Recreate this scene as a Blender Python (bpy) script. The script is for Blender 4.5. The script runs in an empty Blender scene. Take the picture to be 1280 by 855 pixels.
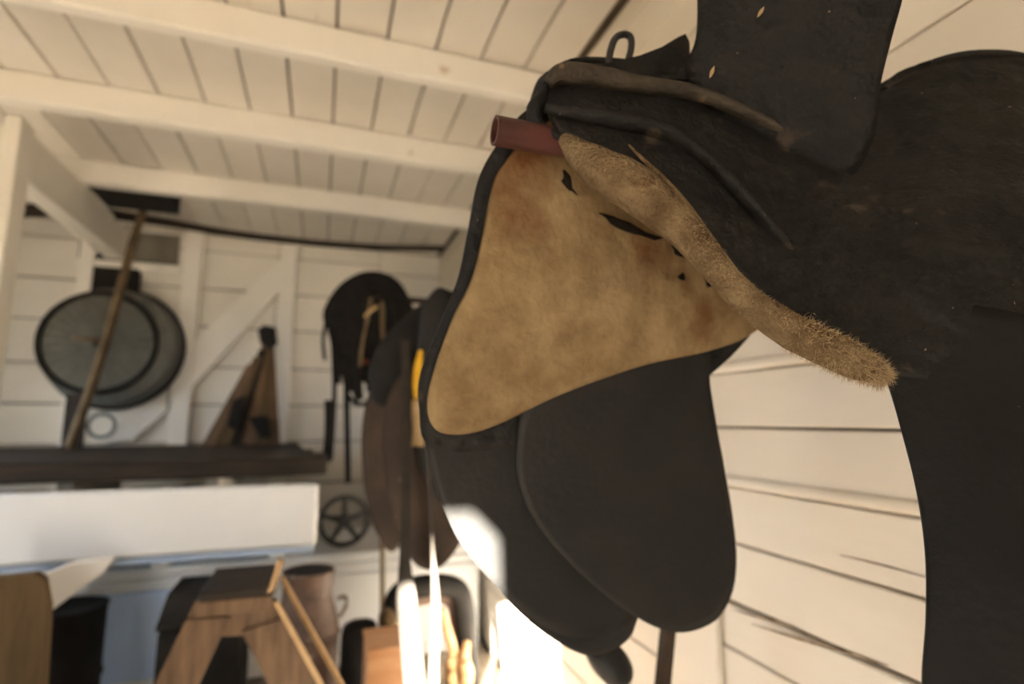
import bpy, bmesh, math, random
from mathutils import Vector, Matrix, noise as mnoise

random.seed(7)
SC = bpy.context.scene
COL = SC.collection
H = 1.2                      # camera height above the floor
YAW, PIT, FPX = math.radians(19.15), math.radians(8.15), 684.0
CAM = Vector((0, 0, H))

# ------------------------------------------------------------------ camera
cd = bpy.data.cameras.new('camera')
cd.sensor_width = 36.0
cd.lens = FPX / 1280 * 36
cd.clip_start = 0.01
cam = bpy.data.objects.new('camera', cd)
COL.objects.link(cam)
cam.location = CAM
cam.rotation_euler = (math.pi / 2 + PIT, 0, -YAW)
cd.dof.use_dof = True
cd.dof.focus_distance = 0.50
cd.dof.aperture_fstop = 2.6
SC.camera = cam

# ------------------------------------------------------------------ world, sun, exposure
w = bpy.data.worlds.new('sky')
SC.world = w
w.use_nodes = True
bgn = w.node_tree.nodes['Background']
bgn.inputs['Color'].default_value = (0.80, 0.89, 1.0, 1)
bgn.inputs['Strength'].default_value = 10
sd = bpy.data.lights.new('sun', 'SUN')
sd.energy = 290
sd.color = (1.0, 0.95, 0.86)
sd.angle = math.radians(0.6)
sun = bpy.data.objects.new('sun', sd)
COL.objects.link(sun)
SUNDIR = Vector((0.5, 1.0, -0.40)).normalized()
sun.rotation_euler = SUNDIR.to_track_quat('-Z', 'Y').to_euler()
sun.location = (-4, -6, 5)
SC.view_settings.view_transform = 'Standard'
SC.view_settings.look = 'None'
SC.view_settings.gamma = 1.0
SC.view_settings.use_curve_mapping = False
SC.view_settings.exposure = 0.16

# ------------------------------------------------------------------ pixel -> ray -> point
Rv = Vector((math.cos(YAW), -math.sin(YAW), 0))
Fv = Vector((math.sin(YAW) * math.cos(PIT), math.cos(YAW) * math.cos(PIT), math.sin(PIT)))
Uv = Rv.cross(Fv)


def ray(px, py):
    return Rv * (px - 640) + Uv * (427.5 - py) + Fv * FPX


def P(px, py, Y):
    """point on the sight line at room depth Y (metres in front of the camera, along the room)"""
    d = ray(px, py)
    return CAM + d * (Y / d.y)


def PL(px, py, c0, kx=0.0, kz=0.0):
    """point of the sight line on the plane Y = c0 + kx*X + kz*(z-H)"""
    d = ray(px, py)
    a, b = d.x / d.y, d.z / d.y
    return CAM + d * (c0 / (1 - kx * a - kz * b) / d.y)


# ------------------------------------------------------------------ materials
def mat(name, c1, c2=None, scale=6.0, rough=0.6, spec=0.3, bump=0.0, bscale=40.0, metal=0.0, stretch=(1, 1, 1),
        spots=None, dust=None, lo=0.35, hi=0.65, vary=0.0, sheen=0.0):
    m = bpy.data.materials.new(name)
    m.use_nodes = True
    nt = m.node_tree
    N, L = nt.nodes, nt.links
    b = N['Principled BSDF']
    b.inputs['Roughness'].default_value = rough
    b.inputs['Specular IOR Level'].default_value = spec
    b.inputs['Metallic'].default_value = metal
    if sheen:
        b.inputs['Sheen Weight'].default_value = sheen
    geo = N.new('ShaderNodeNewGeometry')
    mp = N.new('ShaderNodeMapping')
    mp.inputs['Scale'].default_value = stretch
    L.new(geo.outputs['Position'], mp.inputs['Vector'])
    n1 = N.new('ShaderNodeTexNoise')
    n1.inputs['Scale'].default_value = scale
    n1.inputs['Detail'].default_value = 6
    n1.inputs['Roughness'].default_value = 0.6
    L.new(mp.outputs['Vector'], n1.inputs['Vector'])
    cr = N.new('ShaderNodeValToRGB')
    cr.color_ramp.elements[0].position = lo
    cr.color_ramp.elements[1].position = hi
    cr.color_ramp.elements[0].color = (*c1, 1)
    cr.color_ramp.elements[1].color = (*(c2 or c1), 1)
    L.new(n1.outputs['Fac'], cr.inputs['Fac'])
    out = cr.outputs['Color']
    for sp in (spots, dust):                    # (colour, scale, threshold, softness)
        if not sp:
            continue
        sc_, ss, th, so = sp
        n2 = N.new('ShaderNodeTexNoise')
        n2.inputs['Scale'].default_value = ss
        n2.inputs['Detail'].default_value = 4
        L.new(mp.outputs['Vector'], n2.inputs['Vector'])
        r2 = N.new('ShaderNodeValToRGB')
        r2.color_ramp.elements[0].position = th
        r2.color_ramp.elements[1].position = th + so
        r2.color_ramp.elements[0].color = (0, 0, 0, 1)
        r2.color_ramp.elements[1].color = (1, 1, 1, 1)
        L.new(n2.outputs['Fac'], r2.inputs['Fac'])
        mx = N.new('ShaderNodeMix')
        mx.data_type = 'RGBA'
        L.new(r2.outputs['Color'], mx.inputs['Factor'])
        L.new(out, mx.inputs[6])
        mx.inputs[7].default_value = (*sc_, 1)
        out = mx.outputs[2]
    if vary:
        oi = N.new('ShaderNodeObjectInfo')
        mr = N.new('ShaderNodeMapRange')
        mr.inputs['To Min'].default_value = 1 - vary
        mr.inputs['To Max'].default_value = 1.0
        L.new(oi.outputs['Random'], mr.inputs['Value'])
        hs = N.new('ShaderNodeHueSaturation')
        L.new(mr.outputs['Result'], hs.inputs['Value'])
        L.new(out, hs.inputs['Color'])
        out = hs.outputs['Color']
    L.new(out, b.inputs['Base Color'])
    if bump:
        n3 = N.new('ShaderNodeTexNoise')
        n3.inputs['Scale'].default_value = bscale
        n3.inputs['Detail'].default_value = 5
        L.new(mp.outputs['Vector'], n3.inputs['Vector'])
        bp = N.new('ShaderNodeBump')
        bp.inputs['Strength'].default_value = bump
        bp.inputs['Distance'].default_value = 0.01
        L.new(n3.outputs['Fac'], bp.inputs['Height'])
        L.new(bp.outputs['Normal'], b.inputs['Normal'])
    return m


M = {
    'white': mat('white_paint', (.80, .755, .67), (.86, .815, .73), 3, .6, .3, .12, 30, vary=.07, spots=((.50, .42, .32), 5, .68, .12)),
    'stud': mat('timber_white_paint', (.84, .80, .725), (.88, .84, .77), 3, .6, .3, .1, 30),
    'ceil': mat('ceiling_paint', (.70, .65, .575), (.77, .72, .645), 2.5, .6, .3, .08, 30, vary=.06, spots=((.55, .47, .36), 9, .71, .06)),
    'joist': mat('joist_paint', (.80, .765, .70), (.86, .825, .76), 2.5, .55, .3, .08, 30, spots=((.62, .53, .42), 12, .72, .05)),
    'wallr': mat('wall_paint_stained', (.74, .665, .555), (.80, .73, .62), 3, .5, .4, .15, 22, vary=.04, stretch=(1, .35, 1.4), spots=((.42, .31, .20), 4.5, .70, .1)),
    'bright': mat('fresh_white_paint', (.79, .81, .825), (.83, .845, .85), 3, .45, .4, .05, 20),
    'bluew': mat('sky_tinted_white', (.54, .69, .93), (.60, .74, .95), 3, .5, .4, .06, 20),  # white paint with the cool skylight put into its colour
    'gap': mat('shadow_gap_timber', (.10, .075, .05), (.16, .12, .08), 8, .9, .1),
    'leather': mat('black_leather', (.006, .0057, .0054), (.0135, .012, .0102), 14, .66, .22, 1.0, 38, spots=((.055, .04, .026), 22, .66, .07), dust=((.22, .17, .11), 130, .735, .02)),
    'leather2': mat('black_leather_flap', (.010, .0097, .0092), (.018, .0168, .015), 6, .62, .22, .12, 90, spots=((.05, .04, .028), 30, .74, .04)),
    'leather3': mat('black_leather_near', (.0065, .0062, .006), (.0125, .0115, .0105), 6, .65, .18, .15, 90, dust=((.10, .08, .055), 110, .74, .02)),
    'worn': mat('worn_leather', (.030, .024, .017), (.062, .048, .033), 22, .7, .25, .7, 70, spots=((.15, .10, .055), 34, .63, .06)),
    'brownl': mat('brown_leather', (.030, .021, .016), (.06, .041, .029), 7, .7, .15, .15, 50, spots=((.17, .12, .085), 20, .70, .06)),
    'strap': mat('dark_strap_leather', (.006, .0055, .005), (.012, .0105, .009), 20, .7, .1),
    'strapw': mat('tan_strap_leather', (.022, .018, .014), (.034, .027, .02), 20, .6, .2),
    'polew': mat('weathered_pole', (.075, .053, .03), (.155, .11, .06), 9, .7, .2, .2, 40),
    'tear_shade': mat('torn_shaded_lining', (.006, .005, .004), (.014, .011, .008), 60, .9, .05),
    'felt': mat('mottled_felt', (.152, .101, .049), (.262, .184, .096), 13, .95, .05, .35, 110, spots=((.12, .055, .022), 9, .56, .16), lo=.34, hi=.62),
    'fleece': mat('fuzzy_felt', (.105, .068, .034), (.215, .152, .084), 34, .95, .05, .8, 240, spots=((.11, .068, .034), 38, .60, .12)),
    'fibre': mat('felt_fibre', (.30, .21, .115), (.40, .295, .165), 60, .9, .05),
    'pipe': mat('oxide_red_paint', (.045, .014, .011), (.075, .022, .017), 18, .45, .4, .2, 40, spots=((.05, .03, .025), 60, .66, .05)),
    'iron': mat('black_iron', (.013, .0125, .012), (.026, .024, .022), 40, .55, .4, .3, 90),
    'wood': mat('old_pine', (.10, .058, .031), (.19, .115, .062), 7, .65, .25, .2, 40, stretch=(6, 6, .8), vary=.15, spots=((.09, .05, .025), 5, .64, .1)),
    'woodl': mat('pale_worn_wood', (.40, .25, .12), (.52, .35, .18), 8, .65, .25, .2, 40, stretch=(5, 5, 1)),
    'woodd': mat('dark_wood', (.013, .009, .0065), (.028, .020, .013), 6, .7, .25, .2, 40, stretch=(1, 6, 6)),
    'woodm': mat('olive_brown_wood', (.085, .055, .025), (.14, .092, .045), 4, .7, .2, .2, 30, stretch=(5, 5, .7)),
    'crackm': mat('grimy_split', (.16, .11, .07), (.40, .31, .22), 40, .9, .05),
    'black': mat('dull_black', (.010, .0095, .009), (.02, .018, .016), 8, .8, .15),
    'zinc': mat('galvanised_steel', (.10, .102, .09), (.15, .152, .135), 14, .5, .5, .1, 30, metal=.2),
    'mesh': mat('dusty_wire', (.085, .083, .068), (.125, .122, .10), 9, .7, .3),
    'rust': mat('rusted_tin', (.06, .034, .024), (.13, .08, .056), 9, .6, .4, .3, 40, spots=((.42, .33, .26), 12, .62, .1)),
    'yellow': mat('yellow_webbing', (.55, .30, .02), (.68, .40, .04), 20, .8, .1),
    'tan': mat('tan_webbing', (.34, .23, .11), (.46, .33, .18), 20, .8, .1),
    'red': mat('red_webbing', (.16, .035, .02), (.24, .06, .03), 20, .8, .1),
    'rope': mat('old_rope', (.16, .115, .06), (.27, .20, .11), 50, .9, .1, .5, 200),
    'crate': mat('orange_pine_box', (.60, .32, .16), (.72, .43, .24), 6, .7, .2, .1, 30, stretch=(1, 5, 5)),
    'floor': mat('floor_boards', (.12, .094, .068), (.18, .143, .105), 5, .6, .3, .2, 30, stretch=(6, .7, 1), vary=.15),
    'ground': mat('dry_earth', (.44, .345, .24), (.52, .41, .285), 2, .9, .1),
    'bounce_block': mat('bounce_block_green', (.02, .03, .012), (.045, .06, .025), 12, .9, .1),
    'dark_glass': mat('grey_recess', (.13, .12, .095), (.19, .17, .135), 5, .6, .3),
}


# ------------------------------------------------------------------ object helpers
def link(o, parent=None):
    COL.objects.link(o)
    if parent is not None:
        o.parent = parent
        o.matrix_parent_inverse = Matrix.Translation(parent.location).inverted() if parent.type == 'EMPTY' else Matrix.Identity(4)
    return o


def obj(name, bm, m, parent=None, smooth=False, kind=None, label=None):
    bmesh.ops.recalc_face_normals(bm, faces=bm.faces[:])
    me = bpy.data.meshes.new(name)
    bm.to_mesh(me)
    bm.free()
    if smooth:
        for p in me.polygons:
            p.use_smooth = True
    me.materials.append(M[m])
    o = bpy.data.objects.new(name, me)
    if kind:
        o['kind'] = kind
    if label:
        o['label'] = label
    return link(o, parent)


def thing(name, label, cat, loc, group=None):
    o = bpy.data.objects.new(name, None)
    o.empty_display_size = 0.05
    COL.objects.link(o)
    o.location = loc
    o['label'] = label
    o['category'] = cat
    if group:
        o['group'] = group
    return o


def tag(o, label, cat, group=None):
    o['label'] = label
    o['category'] = cat
    if group:
        o['group'] = group
    return o


def box(bm, lo, hi, rot=None, bev=0.0):
    lo, hi = Vector(lo), Vector(hi)
    c, s = (lo + hi) / 2, hi - lo
    mt = Matrix.Translation(c)
    if rot:
        mt = mt @ Matrix.Rotation(rot[0], 4, rot[1])
    r = bmesh.ops.create_cube(bm, size=1, matrix=mt @ Matrix.Diagonal((abs(s.x), abs(s.y), abs(s.z), 1)))
    if bev:
        es = list({e for v in r['verts'] for e in v.link_edges})
        bmesh.ops.bevel(bm, geom=es, offset=bev, segments=1, affect='EDGES')
    return bm


def boxo(name, lo, hi, m, parent=None, bev=0.003, rot=None, kind=None, label=None):
    return obj(name, box(bmesh.new(), lo, hi, rot, bev), m, parent, kind=kind, label=label)


def cat(pts, n, closed=False):
    """Catmull-Rom resampling of points (Vectors) to n points"""
    pts = [Vector(p) for p in pts]
    k = len(pts)
    out = []
    segs = k if closed else k - 1
    for i in range(n):
        t = i / n * segs if closed else i / (n - 1) * segs
        s = min(int(t), segs - 1)
        f = t - s
        if closed:
            a, b, c, d = pts[(s - 1) % k], pts[s % k], pts[(s + 1) % k], pts[(s + 2) % k]
        else:
            b, c = pts[s], pts[s + 1]
            a = pts[s - 1] if s > 0 else b * 2 - c
            d = pts[s + 2] if s + 2 < k else c * 2 - b
        out.append(0.5 * ((2 * b) + (c - a) * f + (2 * a - 5 * b + 4 * c - d) * f * f + (3 * b - a - 3 * c + d) * f ** 3))
    return out


def prism(bm, pts, off):
    """closed polygon of world points pushed by the vector off"""
    off = Vector(off)
    a = [bm.verts.new(p) for p in pts]
    b = [bm.verts.new(Vector(p) + off) for p in pts]
    n = len(a)
    bm.faces.new(a)
    bm.faces.new(b[::-1])
    for i in range(n):
        bm.faces.new((a[i], b[i], b[(i + 1) % n], a[(i + 1) % n]))
    return bm


def sweep(bm, pts, ra, rb=None, ref=(0, 0, 1), n=None, seg=10, caps=True, square=False):
    """tube along pts; ra = radius along 'side', rb = radius along the other axis (numbers or lists)"""
    pts = [Vector(p) for p in pts]
    k0 = len(pts)

    def lst(r):
        return list(r) if isinstance(r, (list, tuple)) else [r] * k0
    ra = lst(ra)
    rb = ra if rb is None else lst(rb)
    if n:
        ext = [Vector((a, b, 0)) for a, b in zip(ra, rb)]
        ext = cat(ext, n)
        ra, rb = [max(e.x, 1e-4) for e in ext], [max(e.y, 1e-4) for e in ext]
        pts = cat(pts, n)
    ref = Vector(ref)
    rings = []
    for i, p in enumerate(pts):
        t = (pts[min(i + 1, len(pts) - 1)] - pts[max(i - 1, 0)]).normalized()
        s = t.cross(ref)
        if s.length < 1e-3:
            s = t.cross(Vector((1, 0, 0)))
        s.normalize()
        u = s.cross(t).normalized()
        ring = []
        for j in range(4 if square else seg):
            if square:
                cx, cy = ((1, 1), (-1, 1), (-1, -1), (1, -1))[j]
            else:
                an = 2 * math.pi * j / seg
                cx, cy = math.cos(an), math.sin(an)
            ring.append(bm.verts.new(p + s * (cx * ra[i]) + u * (cy * rb[i])))
        rings.append(ring)
    q = len(rings[0])
    for i in range(len(rings) - 1):
        for j in range(q):
            bm.faces.new((rings[i][j], rings[i][(j + 1) % q], rings[i + 1][(j + 1) % q], rings[i + 1][j]))
    if caps:
        bm.faces.new(rings[0][::-1])
        bm.faces.new(rings[-1])
    return bm


def lathe(bm, prof, center, axis='Z', seg=28):
    """profile [(r, h)] turned round an axis through center"""
    rings = []
    c = Vector(center)
    for r, h in prof:
        ring = []
        for j in range(seg):
            a = 2 * math.pi * j / seg
            x, y = r * math.cos(a), r * math.sin(a)
            v = {'Z': Vector((x, y, h)), 'Y': Vector((x, h, y)), 'X': Vector((h, x, y))}[axis]
            ring.append(bm.verts.new(c + v))
        rings.append(ring)
    for i in range(len(rings) - 1):
        for j in range(seg):
            bm.faces.new((rings[i][j], rings[i][(j + 1) % seg], rings[i + 1][(j + 1) % seg], rings[i + 1][j]))
    for ring in (rings[0], rings[-1]):
        bm.faces.new(ring)
    return bm


def torus(bm, c, R, r, axis='Y', seg=40, s2=10, sx=1.0, sz=1.0):
    c = Vector(c)
    rings = []
    for i in range(seg):
        a = 2 * math.pi * i / seg
        ring = []
        for j in range(s2):
            b = 2 * math.pi * j / s2
            q = R + r * math.cos(b)
            x, y, h = q * math.cos(a) * sx, q * math.sin(a) * sz, r * math.sin(b)
            v = {'Z': Vector((x, y, h)), 'Y': Vector((x, h, y)), 'X': Vector((h, x, y))}[axis]
            ring.append(bm.verts.new(c + v))
        rings.append(ring)
    for i in range(seg):
        for j in range(s2):
            a, b = rings[i], rings[(i + 1) % seg]
            bm.faces.new((a[j], a[(j + 1) % s2], b[(j + 1) % s2], b[j]))
    return bm


def pillow(bm, outline, centre, plane, bulge=0.0, thick=0.006, n=96, rings=12, curl=None, lump=0.0, lscale=18, power=2.2, backb=0.0):
    """sheet or pad whose outline is traced on the plane Y = c0+kx X+kz Z; bulges toward the room's front"""
    ol = cat([Vector((x, y, 0)) for x, y in outline], n, True)
    cx, cy = centre
    c0, kx, kz = plane
    nv = Vector((kx, -1, kz)).normalized()
    F, B = [], []
    for k in range(rings + 1):
        s = 1 - k / rings
        e = 1 - s ** power
        rf, rb = [], []
        for p in ([Vector((cx, cy, 0))] if k == rings else ol):
            x, y = cx + (p.x - cx) * s, cy + (p.y - cy) * s
            q = PL(x, y, c0, kx, kz)
            if curl:
                q = q + nv * curl(x, y)
            d = lump * mnoise.noise(q * lscale) * min(1, 4 * (1 - s)) if lump else 0
            rf.append(bm.verts.new(q + nv * (bulge * e + d + thick * .5)))
            rb.append(bm.verts.new(q - nv * (thick * .5 + backb * e)))
        F.append(rf)
        B.append(rb)
    for S in (F, B):
        for k in range(rings):
            a, b = S[k], S[k + 1]
            for j in range(n):
                j2 = (j + 1) % n
                if k == rings - 1:
                    bm.faces.new((a[j], a[j2], b[0]))
                else:
                    bm.faces.new((a[j], a[j2], b[j2], b[j]))
    for j in range(n):
        j2 = (j + 1) % n
        bm.faces.new((F[0][j], F[0][j2], B[0][j2], B[0][j]))
    return bm


def loft(bm, rows, nu=70, nv=36, thick=0.006, lump=0.0, lscale=14):
    """sheet through rows of world points, given thickness"""
    rr = [cat(r, nu) for r in rows]
    grid = [[None] * nu for _ in range(nv)]
    for i in range(nu):
        c = cat([r[i] for r in rr], nv)
        for j in range(nv):
            grid[j][i] = c[j]
    nor = [[None] * nu for _ in range(nv)]
    for j in range(nv):
        for i in range(nu):
            du = grid[j][min(i + 1, nu - 1)] - grid[j][max(i - 1, 0)]
            dv = grid[min(j + 1, nv - 1)][i] - grid[max(j - 1, 0)][i]
            nn = du.cross(dv).normalized()
            if nn.dot(grid[j][i] - CAM) > 0:
                nn = -nn
            nor[j][i] = nn
    A, B = [], []
    for j in range(nv):
        A.append([bm.verts.new(grid[j][i] + nor[j][i] * (lump * mnoise.noise(grid[j][i] * lscale))) for i in range(nu)])
        B.append([bm.verts.new(grid[j][i] - nor[j][i] * thick) for i in range(nu)])
    for S in (A, B):
        for j in range(nv - 1):
            for i in range(nu - 1):
                bm.faces.new((S[j][i], S[j][i + 1], S[j + 1][i + 1], S[j + 1][i]))
    for j in range(nv - 1):
        for i in (0, nu - 1):
            bm.faces.new((A[j][i], A[j + 1][i], B[j + 1][i], B[j][i]))
    for i in range(nu - 1):
        for j in (0, nv - 1):
            bm.faces.new((A[j][i], A[j][i + 1], B[j][i + 1], B[j][i]))
    return bm


# ================================================================== ROOM
XR, XL, YB, YF, ZC = 0.90, -2.30, 4.46, -1.50, H + 1.38

ground = boxo('ground', (-14, -16, -.35), (10, 12, -.25), 'ground', kind='structure', bev=0)
floor = boxo('floor', (XL - .1, YF - .1, -.25), (XR + .12, YB + .12, -.022), 'gap', kind='structure', bev=0)
x = XL
while x < XR - .01:
    boxo('plank', (x + .002, YF, -.0215), (min(x + .138, XR), YB, 0), 'floor', floor, .003)
    x += .14

ceiling = boxo('ceiling', (XL - .1, YF - .1, ZC + .02), (XR + .12, YB + .12, ZC + .1), 'gap', kind='structure', bev=0)
g0, gp = -0.008, 0.177        # a groove of the ceiling boards and their pitch
k = -13
while g0 + gp * k < XR:
    a, b = max(XL, g0 + gp * k + .0045), min(XR - .028, g0 + gp * (k + 1) - .0045)
    dz = random.uniform(-.003, .003)
    if b > a + .01:
        boxo('board', (a, YF, ZC + dz), (b, YB, ZC + .0195), 'ceil', ceiling, .003)
    k += 1
for yj, th in ((-.95, .05), (-.25, .05), (.48, .05), (1.16, .05), (1.863, .055), (2.53, .075), (3.34, .075)):
    boxo('joist', (XL, yj, ZC - .127), (XR - .0005, yj + th, ZC - .004), 'joist', ceiling, .006)

# right wall: horizontal boards
wall_right = boxo('wall_right', (XR + .02, YF - .1, -.02), (XR + .12, YB + .12, ZC + .02), 'gap', kind='structure', bev=0)
zs = [1.31, 1.185, 1.048, .926, .796, .692]
z = 1.31
up = []
while z < ZC - .05:
    z += random.choice((.125, .13, .135, .14))
    up.append(z)
up[-1] = ZC
zs = sorted(up + zs + [.692 - .128 * i for i in range(1, 5)] + [0.0])
for i in range(len(zs) - 1):
    if zs[i + 1] - zs[i] < .03:
        continue
    pr = random.uniform(0, .003)
    gp_ = {0.796: .009, 1.048: .002, 1.31: .002}.get(round(zs[i + 1], 3), .0035)
    b = boxo('board', (XR - pr, YF, zs[i] + .0015), (XR + .0195, YB, zs[i + 1] - gp_), 'wallr', wall_right, .003)
    if round(zs[i], 3) in (1.31, 1.048):          # boards with a rounded bottom lip
        bm = bmesh.new()
        sweep(bm, [(XR - pr, YF, zs[i] + .014), (XR - pr, YB, zs[i] + .014)], .010, .0125, seg=12)
        obj('bead', bm, 'wallr', b, smooth=True)


def PX(px, py, X):
    d = ray(px, py)
    return CAM + d * (X / d.x)


for ln_, w_ in (([(915, 762), (940, 769), (988, 782), (1010, 796)], .0022), ([(940, 780), (1000, 799), (1060, 816), (1110, 832)], .003), ([(1050, 694), (1100, 706), (1158, 722)], .0013)):
    obj('crack', sweep(bmesh.new(), [PX(x_, y_, XR - .004) for x_, y_ in ln_], [.0006] + [w_] * (len(ln_) - 2) + [.0006], .0012, ref=(1, 0, 0), n=18, seg=6), 'crackm', wall_right)
q0, q1 = P(836, 820, 1), P(906, 820, 1)
trim = boxo('trim_1', (XR - .022, .9 / ((q1 - CAM).x), -.0), (XR - .0035, .9 / ((q0 - CAM).x) - .02, 1.0), 'wallr', None, .004, kind='structure')

# back wall: boards, studs, braces, plate
wall_back = boxo('wall_back', (XL - .1, YB + .02, -.02), (XR + .12, YB + .12, ZC + .02), 'gap', kind='structure', bev=0)
zz = [0.0, .24, .49, .74]
for py in (556, 504, 452, 397, 345, 293):
    zz.append(P(30, py, YB).z)
zz = sorted(set(round(v, 3) for v in zz if v < ZC))
zz.append(ZC)
seams = [XL, -1.25, -.36, .40, XR]
for j in range(len(seams) - 1):
    for i in range(len(zz) - 1):
        if zz[i + 1] - zz[i] < .05:
            continue
        sh = (0, 0, .0, -.06)[j]
        lo_, hi_ = zz[i] + (sh if i else 0), zz[i + 1] + (sh if i < len(zz) - 2 else 0)
        boxo('board', (seams[j] + .0015, YB - random.uniform(0, .004), lo_ + .004), (seams[j + 1] - .003, YB + .0195, hi_ - .006), 'white', wall_back, .003)


def stud(px0, px1, pyt, pyb, Y, name='stud', d=.05, m='stud'):
    a, b = P(px0, pyb, Y), P(px1, pyb, Y)
    return boxo(name, (a.x, Y, 0), (b.x, Y + d, ZC - .002), m, wall_back, .004)


stud(209, 233, 290, 550, YB - .075, d=.07)
stud(338, 358, 290, 550, YB - .075, d=.07)
stud(72, 92, 290, 550, YB - .075, d=.07)


def slant(name, quad, Y, d, m, parent):
    return obj(name, prism(bmesh.new(), [P(x, y, Y) for x, y in quad], (0, d, 0)), m, parent)


slant('brace', [(352, 322), (352, 362), (237, 487), (237, 432)], YB - .062, .06, 'stud', wall_back)
slant('brace', [(209, 470), (209, 512), (165, 551), (120, 551)], YB - .062, .06, 'stud', wall_back)
a, b = P(96, 328, YB - .05), P(226, 338, YB - .05)
boxo('rail', (a.x, YB - .06, b.z - .035), (b.x, YB - .005, b.z + .03), 'stud', wall_back, .004)
a, b = P(162, 328, YB), P(226, 296, YB)
boxo('recess_panel', (a.x, YB - .02, a.z + .01), (b.x, YB - .003, b.z), 'dark_glass', wall_back, .002)
a, b = P(98, 328, YB), P(160, 285, YB)
boxo('recess_panel', (a.x, YB - .02, a.z + .01), (b.x, YB - .003, b.z), 'black', wall_back, .002)
boxo('top_plate', (XL, YB - .10, P(400, 299, YB - .1).z), (XR - .03, YB - .005, ZC - .003), 'stud', wall_back, .008)

# left wall with its window, front wall with its door (behind the camera)
wl = bmesh.new()
WY0, WY1, WZ0, WZ1 = 1.7, 3.6, .25, 1.85
for lo_, hi_ in (((XL - .1, YF - .1, -.02), (XL, WY0, ZC + .02)), ((XL - .1, WY1, -.02), (XL, YB + .12, ZC + .02)),
                 ((XL - .1, WY0, -.02), (XL, WY1, WZ0)), ((XL - .1, WY0, WZ1), (XL, WY1, ZC + .02))):
    box(wl, lo_, hi_)
obj('wall_left', wl, 'white', kind='structure')
DX0, DX1, DZ = -1.34, -.880, H + .82
wf = bmesh.new()
for lo_, hi_ in (((XL - .1, YF - .1, -.02), (DX0, YF, ZC + .02)), ((DX1, YF - .1, -.02), (XR + .12, YF, ZC + .02)),
                 ((DX0, YF - .1, DZ), (DX1, YF, ZC + .02))):
    box(wf, lo_, hi_)
obj('wall_front', wf, 'white', kind='structure')
win = bmesh.new()
for yy in (WY0, (WY0 + WY1) / 2 - .02, WY1 - .04):
    box(win, (XL - .08, yy, WZ0), (XL - .02, yy + .04, WZ1))
for zz_ in (WZ0, WZ1 - .04):
    box(win, (XL - .08, WY0, zz_), (XL - .02, WY1, zz_ + .04))
obj('window_1', win, 'bright', kind='structure')
dr = bmesh.new()
for lo_, hi_ in (((DX0 - .06, YF - .12, 0), (DX0, YF + .015, DZ + .06)), ((DX1, YF - .12, 0), (DX1 + .06, YF + .015, DZ + .06)), ((DX0, YF - .12, DZ), (DX1, YF + .015, DZ + .06))):
    box(dr, lo_, hi_)
prism(dr, [Vector((DX1, YF - .11, DZ)), Vector((DX1 - .095, YF - .11, DZ)), Vector((DX1, YF - .11, DZ - .095))], (0, .05, 0))  # unseen corner piece added to slant the edge of the sun patch
obj('door_1', dr, 'bright', kind='structure')
# unseen dark bank added to block ground bounce onto the upper right wall
boxo('wall_bounce_block', (-5.6, -.4, -.25), (-5.1, 9, 1.35), 'bounce_block', kind='structure', bev=.05)
# unseen wall added to keep the sun out of the left window
boxo('wall_sun_block', (-5.0, -.75, -.25), (XL - .11, -.6, 4.8), 'white', kind='structure', bev=0)

# post and long plate beam on the left
t2 = boxo('trim_2', (P(-4, 300, 2.72).x, 2.66, 0), (P(17, 300, 2.72).x, 2.78, ZC - .128), 'white', kind='structure', bev=.006)
t3 = boxo('trim_3', (-1.36, 2.785, 1.036 + H), (-1.253, 4.10, ZC - .129), 'white', kind='structure', bev=.006)

# ================================================================== NEAR SADDLE
YP = 0.55
pe = P(618, 163, YP)
rack = thing('saddle_rack', 'red-brown painted pipe rack poking out under the black felt-lined saddle', 'rack', (XR, YP, pe.z))
bm = bmesh.new()
rp = .0165
N_ = 28
prof = [(rp * .80, .30), (rp * .80, 0.0), (rp, 0.0), (rp, XR - pe.x - .008)]
lathe(bm, prof, (pe.x, YP, pe.z), 'X', N_)
obj('pipe', bm, 'pipe', rack, smooth=False)
bm = bmesh.new()
lathe(bm, [(.001, 0), (.05, 0), (.05, .006), (.001, .006)], (XR - .010, YP, pe.z), 'X')
obj('wall_flange', bm, 'pipe', rack)

sad = thing('saddle', 'black leather saddle with tan felt-lined panels, astride the red-brown pipe', 'saddle', (.45, YP, pe.z))

FAR = (.59 + .28 * .32 + .012, 0.0, -.28)      # plane of the far panel
far_skirt = [(697, 118), (655, 140), (622, 180), (598, 225), (585, 290), (572, 350), (548, 410), (526, 465), (524, 510), (540, 560), (640, 560), (760, 540), (870, 480), (935, 420), (950, 380), (880, 300), (780, 200), (740, 130)]
obj('far_skirt', pillow(bmesh.new(), far_skirt, (720, 380), (FAR[0] + .016, 0, FAR[2]), 0, .006), 'leather', sad, True)
far_panel = [(700, 150), (660, 172), (630, 205), (616, 235), (603, 300), (590, 350), (566, 400), (546, 455), (535, 500), (542, 534), (575, 541), (620, 529), (700, 491), (800, 456), (878, 439), (930, 420), (946, 396), (900, 340), (830, 270), (760, 190)]
obj('far_panel', pillow(bmesh.new(), far_panel, (700, 380), FAR, .016, .014, 120, 18, lump=.004, lscale=26), 'felt', sad, True, label='mottled tan felt lining')
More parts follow.
